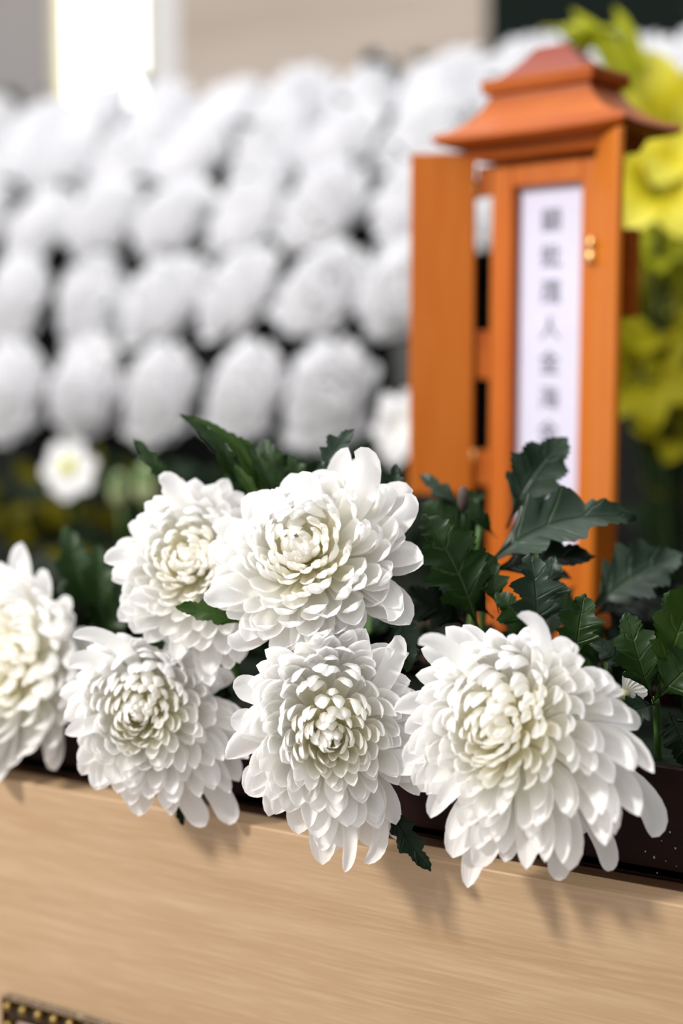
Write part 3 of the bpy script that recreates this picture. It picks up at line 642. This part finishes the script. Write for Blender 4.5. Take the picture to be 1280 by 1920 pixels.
# doors
def door(hx, ang, mat, wdt, z0, z1, latch):
    d = MB().box(0, wdt, -0.003, 0.003, z0, z1, 0.0012)
    rot = Matrix.Rotation(ang, 4, 'Z')
    d.V = [rot @ v + Vector((hx, -hd - 0.004, 0)) for v in d.V]
    o = d.build('door', mat, tab, local=True)
    for zz in (z0 + 0.03, z1 - 0.03):
        h = MB().tube([(hx, -hd - 0.004, zz - 0.008), (hx, -hd - 0.004, zz + 0.008)], 0.0026, 10); h.build('hinge', M['brass'], o, smooth=True, local=True)
    if latch:
        k = MB()
        k.ball(rot @ Vector((wdt * 0.08, -0.006, (z0 + z1) / 2 + 0.050)) + Vector((hx, -hd - 0.004, 0)), 0.0045, 10, 8, (1, 1, 1.5))
        k.ball(rot @ Vector((wdt * 0.08, -0.006, (z0 + z1) / 2 + 0.061)) + Vector((hx, -hd - 0.004, 0)), 0.0038, 10, 8, (1, 1, 1.5))
        k.build('latch', M['brass'], o, smooth=True, local=True)
    return o
door(-hw - 0.013, math.radians(180 + 34), M['door'], 0.054, Hh(-0.118), Hh(0.166), False)
MB().box(-hw - 0.014, -hw, -hd - 0.001, -hd + 0.003, Hh(-0.02), Hh(0.02), 0.0005).build('hinge_plate', M['roof'], tab, local=True)
MB().box(-hw - 0.014, -hw, -hd - 0.001, -hd + 0.003, Hh(0.13), Hh(0.155), 0.0005).build('hinge_plate', M['roof'], tab, local=True)
MB().box(-hw - 0.014, -hw, -hd - 0.001, -hd + 0.003, Hh(-0.11), Hh(-0.08), 0.0005).build('hinge_plate', M['roof'], tab, local=True)
door(hw + 0.001, math.radians(-38), M['door'], 0.047, Hh(-0.118), Hh(0.168), True)
MB().box(hw - 0.01, hw + 0.012, hd - 0.002, hd + 0.010, Hh(0.03), Hh(0.10), 0.002).build('back_knob', M['roof'], tab, local=True)
# roof: stacked rectangular rings with concave flare, ledge and hipped cap
rings = [(0.158, 0.070, 0.030), (0.168, 0.076, 0.034), (0.170, 0.098, 0.050), (0.1735, 0.1015, 0.0530), (0.177, 0.099, 0.051), (0.1815, 0.086, 0.044), (0.188, 0.072, 0.037), (0.196, 0.061, 0.0315),
         (0.204, 0.054, 0.0285), (0.209, 0.0515, 0.0275), (0.2095, 0.056, 0.032), (0.211, 0.0572, 0.033), (0.2185, 0.0585, 0.034), (0.2205, 0.0575, 0.0335)]
def rings_mesh(rg, lift=True, nseg=8):
    V = []; F = []; per = []
    for (z, a, b) in rg:
        a *= 0.90; b *= 0.84
        P = []
        for (x0, y0, x1, y1) in ((-a, -b, a, -b), (a, -b, a, b), (a, b, -a, b), (-a, b, -a, -b)):
            for k in range(nseg):
                t = k / nseg; e = abs(2 * t - 1) ** 3
                up = 0.004 * e * max(0, (a - 0.075) / 0.025) if lift else 0
                P.append((x0 + (x1 - x0) * t, y0 + (y1 - y0) * t - 0.004, Hh(z) + up))
        per.append(len(P)); V += P
    n = per[0]
    for r_ in range(len(rg) - 1):
        for k in range(n):
            k2 = (k + 1) % n; F.append((r_ * n + k, r_ * n + k2, (r_ + 1) * n + k2, (r_ + 1) * n + k))
    F.append(tuple(range(n))); F.append(tuple(range((len(rg) - 1) * n, len(rg) * n)))
    return V, F
V, F = rings_mesh(rings); MB().add(V, F).build('roof', M['roof'], tab, local=True)
V, F = rings_mesh([(0.2205, 0.046, 0.026), (0.222, 0.045, 0.025), (0.228, 0.036, 0.019), (0.236, 0.025, 0.012), (0.2435, 0.018, 0.007), (0.2455, 0.014, 0.004)], False)
MB().add(V, F).build('roof_cap', M['cap'], tab, local=True)
# stand beneath the tablet
st = MB().box(-0.085, 0.085, -0.035, 0.05, 0.0, zb - TOPZ, 0.003)
sroot = thing('tablet_stand', (org.x, org.y, TOPZ - 0.0015), 'low dark wooden block under the orange tablet, hidden by leaves', 'stand', rz=ROT)
st.build('block', M['lacquer'], sroot, local=True)
MB().box(-0.092, 0.092, -0.042, 0.057, 0, 0.006, 0.002).build('foot', M['lacquer'], sroot, local=True)

# ------------------------------------------------------------------ flower wall behind
Zax = Vector((0, 0, 1)); far_me = []
for v in range(4):
    mb = MB(); U = []
    sil = [0.062 * random.uniform(0.93, 1.07) for _ in range(12)]
    for t, (V, F, u) in bloom_petals(Vector((0, 0, 0)), Zax, Zax, Vector((1, 0, 0)), Vector((0, 1, 0)), sil, 0.034, 120, 50 + v, 0.010, 0.026, 0.28, 0.0, 3, 6, pexp=0.62):
        mb.add(V, F); U += u
    o = mesh_obj('far_bloom', mb.V, mb.F, M['petal_far'], None, U); far_me.append(o.data); bpy.data.objects.remove(o)
stem_me = MB().tube([(0, 0, -0.02), (0, 0, -0.075)], 0.003, 6).build('stem_src', M['stem'], None); stem_data = stem_me.data; bpy.data.objects.remove(stem_me)
rows = [  # plane y, photo y at x=450, px of one bloom, x end, facing up amount, scale
    (0.86, 735, 455, 700, 0.22, 1.15), (0.94, 556, 445, 800, 0.35, 1.12), (1.03, 398, 468, 1000, 0.5, 1.14),
    (1.13, 290, 500, 1100, 0.6, 1.16), (1.23, 208, 540, 1500, 0.7, 1.18)]
rown = ['lowest row', 'second row from the bottom', 'middle row', 'second row from the top', 'top row']
ordn = ['first', 'second', 'third', 'fourth', 'fifth', 'sixth', 'seventh', 'eighth', 'ninth', 'tenth', 'eleventh', 'twelfth', 'thirteenth', 'fourteenth', 'fifteenth', 'sixteenth']
rnd = random.Random(4)
for ri, (Y, py, px0, pxe, upf, sc) in enumerate(rows):
    p0 = at_y(450, py, Y); x0 = at_y(px0, py, Y).x; zrow = p0.z
    xs = []; dx = 0.128
    x = x0
    while True:
        x -= dx
        if x < at_y(-70, py, Y).x: break
        xs.insert(0, x)
    x = x0
    while x < at_y(pxe, py, Y).x: xs.append(x); x += dx
    # only those in view are numbered
    for qi, x in enumerate(xs):
        loc = Vector((x + rnd.uniform(-.006, .006), Y + rnd.uniform(-.008, .008), zrow + rnd.uniform(-.008, .008)))
        ax = Vector((rnd.uniform(-0.16, 0.20), -1, upf + rnd.uniform(-0.12, 0.12))).normalized()
        q = ax.to_track_quat('Z', 'Y') @ Euler((0, 0, (-0.12, -0.35, -0.45, -0.5, -0.5)[ri] + rnd.uniform(-0.25, 0.25))).to_quaternion()
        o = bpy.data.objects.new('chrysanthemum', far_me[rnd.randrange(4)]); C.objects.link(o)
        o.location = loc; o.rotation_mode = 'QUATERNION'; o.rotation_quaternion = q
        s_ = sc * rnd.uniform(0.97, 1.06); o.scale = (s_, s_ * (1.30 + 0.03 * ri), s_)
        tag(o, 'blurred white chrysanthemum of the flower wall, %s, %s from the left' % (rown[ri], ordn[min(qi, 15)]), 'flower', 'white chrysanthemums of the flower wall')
        so = bpy.data.objects.new('stem', stem_data); link(so, o)
# tiered stand with dark foam and foliage
bk = thing('flower_wall_stand', (0, 0.9, 0), 'tiered dark stand packed with foliage, carrying the rows of blurred white blooms', 'stand')
zs = []
for ri, (Y, py, px0, pxe, upf, sc) in enumerate(rows):
    z = at_y(450, py, Y).z
    x1 = at_y(pxe if ri > 0 else 640, py, Y).x + 0.02
    if ri == 0: x1 = at_y(640, py, Y).x + 0.02
    MB().box(-3.2, x1 if ri < 2 else 0.75, Y + 0.072, Y + 0.165 if ri < 4 else Y + 0.2, 0.0 if ri != 0 else 0.0, z + 0.045, 0.003).build('tier', M['black'], bk)
    zs.append((Y, z, x1))
lm = MB(); lu = []
lr = random.Random(12)
for (Y, z, x1) in zs[:6]:
    for k in range(75):
        x = lr.uniform(-2.4, min(x1, 0.7)); b = Vector((x, Y + 0.06, z - 0.05 + lr.uniform(-0.05, 0.10)))
        t = b + Vector((lr.uniform(-0.05, 0.05), lr.uniform(-0.075, -0.03), lr.uniform(-0.02, 0.05)))
        V, F, U = leaf_geom(b, t, 0.04, Vector((0, -1, 1)), seed=k, rows=14, cols=1, depth=0.4, bend=0.1); lm.add(V, F); lu += U
o = mesh_obj('foliage', lm.V, lm.F, M['leaf_far'], bk, lu); o['kind'] = 'stuff'
# black upright at the end of the lowest row
e0 = at_y(706, 640, 0.86); e1_ = at_y(756, 640, 0.86)
pr = thing('upright_post', (e0.x, 0.93, 0), 'charcoal grey upright beside the orange tablet door, at the end of the lowest flower row', 'post')
MB().box(e0.x, e1_.x + 0.03, 0.90, 0.945, 0, at_y(730, 642, 0.9).z, 0.003).build('post', pbr('charcoal', (0.022, 0.024, 0.022), 0.6), pr)
MB().box(e0.x - 0.01, e1_.x + 0.04, 0.88, 0.96, 0, 0.02, 0.003).build('foot', M['black'], pr)
# low shelf of mixed plants below the flower wall
sh = thing('low_plant_bed', (-0.6, 0.75, 0), 'black plant bed of dark and olive foliage under the flower wall', 'planter')
MB().box(-3.0, at_y(860, 900, 0.7).x, 0.69, 0.82, 0.0, 0.93, 0.003).build('box', M['black'], sh)
lm = MB(); lu = []; lm2 = MB(); lu2 = []
for k in range(260):
    px = lr.uniform(-80, 780); py = lr.uniform(905, 1130)
    if px > 640 and py < 820: continue
    Y = lr.uniform(0.70, 0.82)
    b = at_y(px, py, Y); L = lr.uniform(0.04, 0.075); a = lr.uniform(0, 2 * PI)
    t = b + Vector((math.cos(a) * L, -0.02, abs(math.sin(a)) * L * 0.9))
    V, F, U = leaf_geom(b, t, 0.034, Vector((0.3, -1, 1)), seed=k, rows=14, cols=1, depth=0.35)
    if (k % 5 < 2 and px < 260): lm2.add(V, F); lu2 += U
    else: lm.add(V, F); lu += U
o = mesh_obj('foliage', lm.V, lm.F, M['leaf_far'], sh, lu); o['kind'] = 'stuff'
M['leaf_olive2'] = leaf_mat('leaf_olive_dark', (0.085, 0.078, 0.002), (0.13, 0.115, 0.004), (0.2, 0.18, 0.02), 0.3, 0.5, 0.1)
o = mesh_obj('olive_foliage', lm2.V, lm2.F, M['leaf_olive2'], sh, lu2); o['kind'] = 'stuff'
# small flowers in the bed
def daisy(px, py, Y, r_px, label, core=True, squash=1.0, mat='petal_far', npet=16, droop=0.2):
    c = at_y(px, py, Y); d = (c - CAM).dot(FWD); s = d / FPX; wv = (Vector((0.35, -1, 0.25))).normalized()
    e1 = Vector((1, 0, 0)) - wv * wv.x; e1.normalize(); e2 = wv.cross(e1).normalized()
    r = thing('small_white_flower', (c.x, Y + 0.02, 0.93), label, 'flower')
    MB().tube([c - wv * 0.01, Vector((c.x, Y + 0.02, 0.93))], 0.002, 6).build('stem', M['stem'], r, smooth=True)
    if core:
        cc = MB().ball((0, 0, 0), r_px * s * 0.26, 12, 8); cc.V = [v + c + wv * 0.008 for v in cc.V]; cc.build('core', pbr('daisy_yellow', (0.62, 0.62, 0.08), 0.7), r, smooth=True)
    for k in range(npet):
        a = k * 2.399963; rr = r_px * s * (0.75 + 0.25 * (k % 3) / 2)
        T = c + e1 * (math.cos(a) * rr) + e2 * (math.sin(a) * rr * squash - droop * rr * 0.4) + wv * 0.004
        V, F, U = petal_geom(c, c + (T - c) * 0.4 + wv * 0.006, c + (T - c) * 0.8 + wv * 0.006, T, r_px * s * 0.55, wv, 0.5, nu=3, nv=6, seed=k)
        mesh_obj('petal', V, F, M[mat], r, U)
daisy(132, 878, 0.70, 56, 'small blurred white flower with yellow centre, low at the left under the flower wall')
daisy(745, 800, 0.70, 50, 'small blurred white flower just left of the tablet\'s open door', False, 1.5)
def bud(px, py, w_, h_, label):
    c = at_y(px, py, 0.69); s = (c - CAM).dot(FWD) / FPX
    r = thing('flower_bud', (c.x, 0.70, 0.93), label, 'flower bud')
    b_ = MB().ball((0, 0, 0), 1.0, 12, 10, (w_ * s / 2, w_ * s / 2, h_ * s / 2)); b_.V = [Vector((v.x * (1 - 0.35 * v.z / (h_ * s / 2)), v.y, v.z)) + c for v in b_.V]
    b_.build('bud', pbr('pale_green_bud', (0.36, 0.42, 0.20), 0.6, col2=(0.44, 0.48, 0.28), scale=(60, 60, 60)), r, smooth=True)
    for k in range(5):
        a = k * 1.257; T = c + Vector((math.cos(a) * w_ * s * 0.45, math.sin(a) * w_ * s * 0.45, h_ * s * 0.45)); b0 = c + Vector((0, 0, -h_ * s * 0.5))
        V, F, U = petal_geom(b0, b0 + Vector((math.cos(a), math.sin(a), 0)) * w_ * s * 0.6, T + Vector((math.cos(a), math.sin(a), -2)) * w_ * s * 0.12, T, w_ * s * 0.5, Vector((-math.cos(a), -math.sin(a), 0)), 0.5, nu=3, nv=6, seed=k)
        mesh_obj('sepal', V, F, M['stem'], r, U)
    MB().tube([c + Vector((0, 0, -h_ * s * 0.45)), Vector((c.x, 0.70, 0.93))], 0.0025, 6).build('stem', M['stem'], r, smooth=True)
bud(224, 915, 38, 62, 'slim pale green flower bud between the small yellow-centred flower and the white blooms')
bud(276, 905, 50, 80, 'pale green flower bud partly behind the yellow-hearted bloom')

# ------------------------------------------------------------------ yellow lilies to the right, behind the tablet
def lily(c, face, R, label, stem_base, mat='yellow', n=6, wid=0.42, group='yellow lilies behind the tablet', ang0=0.3, lens=None):
    wv = face.normalized(); e1 = Vector((1, 0, 0)) - wv * wv.x; e1.normalize(); e2 = wv.cross(e1)
    r = thing('yellow_lily', stem_base, label, 'flower', group)
    for k in range(n):
        a = ang0 + 2 * PI * k / n; rr = R * (lens[k] if lens else (1.0 if k % 2 else 0.88)); u = e1 * math.cos(a) + e2 * math.sin(a)
        b0 = c - wv * R * 0.5; T = c + u * rr + wv * R * 0.05
        V, F, U = petal_geom(b0, b0 + wv * R * 0.5 + u * rr * 0.15, c + u * rr * 0.6 + wv * R * 0.28, T, R * wid * 1.7, wv, 0.45, 0.35, 0.45, 5, 9, seed=k)
        mesh_obj('petal', V, F, M[mat], r, U)
    for k in range(5):
        a = k * 1.25; MB().tube([c - wv * R * 0.3, c + (e1 * math.cos(a) + e2 * math.sin(a)) * R * 0.18 + wv * R * 0.35], R * 0.02, 5).build('stamen', M['leaf_lime'], r, smooth=True)
    MB().tube(stem_curve(c - wv * R * 0.45, c - wv * R * 0.5 - Vector((0, 0, R)), stem_base), 0.004, 6).build('stem', M['leaf_far'], r, smooth=True)
    return r
vb = at_d(1270, 1000, 1.55); VX, VY = vb.x, vb.y
vase = thing('dark_vase', (VX, VY, TOPZ - 0.3), 'dark rounded vase of yellow lilies behind the tablet, almost lost in shadow', 'vase')
prof = [(0.0, 0.05), (0.05, 0.08), (0.14, 0.095), (0.22, 0.07), (0.27, 0.05), (0.30, 0.058)]
vm = MB().tube([(VX, VY, TOPZ - 0.3 + z) for z, _ in prof], [r for _, r in prof], 20); vm.build('body', M['black'], vase, smooth=True)
pd = thing('side_table', (VX, VY, 0), 'dark plant stand carrying the vase of yellow lilies', 'stand')
MB().box(VX - 0.16, VX + 0.16, VY - 0.12, VY + 0.12, TOPZ - 0.33, TOPZ - 0.3, 0.003).build('top', M['black'], pd)
for sx in (-1, 1):
    for sy in (-1, 1): MB().box(VX + sx * 0.14 - 0.012, VX + sx * 0.14 + 0.012, VY + sy * 0.10 - 0.012, VY + sy * 0.10 + 0.012, 0, TOPZ - 0.33, 0.002).build('leg', M['black'], pd)
mouth = Vector((VX, VY, TOPZ - 0.02))
Fc = -FWD
lily(at_d(1275, 245, 1.46), Fc + RIGHT * 0.2 + UP * 0.4, 0.085, 'large yellow lily at the right edge, level with the tablet roof', mouth, lens=[1, 1, 1.05, 1, 1, 1])
lily(at_d(1235, 345, 1.43), Fc + RIGHT * -0.2 + UP * 0.1, 0.062, 'bright yellow lily just right of the tablet, below the roof eave', mouth, ang0=0.0)
lily(at_d(1092, 70, 1.48), Fc * 0.4 + UP * 1.0, 0.046, 'yellow-green lily opening above the tablet roof', mouth, mat='leaf_lime', ang0=0.5)
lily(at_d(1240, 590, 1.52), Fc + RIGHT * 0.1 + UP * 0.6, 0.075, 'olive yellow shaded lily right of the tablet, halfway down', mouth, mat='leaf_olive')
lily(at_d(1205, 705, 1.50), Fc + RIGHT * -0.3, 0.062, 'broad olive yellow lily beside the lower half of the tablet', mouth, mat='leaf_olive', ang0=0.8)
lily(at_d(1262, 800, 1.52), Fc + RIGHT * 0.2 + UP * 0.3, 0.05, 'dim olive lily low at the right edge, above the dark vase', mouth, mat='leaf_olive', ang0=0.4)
lily(at_d(1222, 470, 1.49), Fc + UP * 0.9, 0.048, 'yellow-green lily right of the tablet, between bright and olive lilies', mouth, mat='leaf_lime', ang0=0.9)
gl = thing('lily_foliage', mouth, 'lime green blade leaves around the yellow lilies', 'leaves')
def gleaf(b, t, wpx, d, mat='leaf_lime', **kw):
    B0 = at_d(*b, d); T = at_d(*t, d); V, F, U = leaf_geom(B0, T, wpx * d / FPX, -FWD + UP * 0.3, seed=int(t[0]), rows=20, cols=2, depth=0.0, teeth=0.0, pet=0.0, **kw)
    mesh_obj('leaf', V, F, M[mat], gl, U)
for a in (((1225, 260), (1070, 20), 60), ((1210, 210), (1148, 12), 44), ((1190, 250), (1120, 60), 60)): gleaf(a[0], a[1], a[2], 1.47)
for a in (((1300, 560), (1180, 440), 60), ((1290, 520), (1240, 410), 70)): gleaf(a[0], a[1], a[2], 1.5, 'leaf_lime')
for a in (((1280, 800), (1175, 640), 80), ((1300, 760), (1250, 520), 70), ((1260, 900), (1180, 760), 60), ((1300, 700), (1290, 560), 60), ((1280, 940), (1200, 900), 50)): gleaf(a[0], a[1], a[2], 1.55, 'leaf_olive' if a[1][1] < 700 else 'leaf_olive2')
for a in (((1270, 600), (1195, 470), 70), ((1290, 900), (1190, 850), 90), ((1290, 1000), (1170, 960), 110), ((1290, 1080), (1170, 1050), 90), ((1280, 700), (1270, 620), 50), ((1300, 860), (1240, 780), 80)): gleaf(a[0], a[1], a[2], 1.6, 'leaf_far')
MB().tube([mouth, at_d(1290, 700, 1.6), at_d(1290, 400, 1.55)], 0.004, 6).build('stem', M['leaf_far'], gl, smooth=True)
# dark screen behind the lilies
sc_ = thing('dark_screen', (at_d(1300, 700, 1.95).x, at_d(1300, 700, 1.95).y, 0), 'black screen in shadow behind the yellow lilies, right of the tablet', 'screen')
q0 = at_y(1130, 500, 1.0); q1 = at_y(1900, 500, 1.0)
MB().box(q0.x, q1.x, 1.0, 1.03, 0.02, at_y(1200, 430, 1.0).z, 0.003).build('panel', M['black'], sc_)
MB().box(q0.x + 0.05, q0.x + 0.1, 0.95, 1.08, 0, 0.02).build('foot', M['black'], sc_)
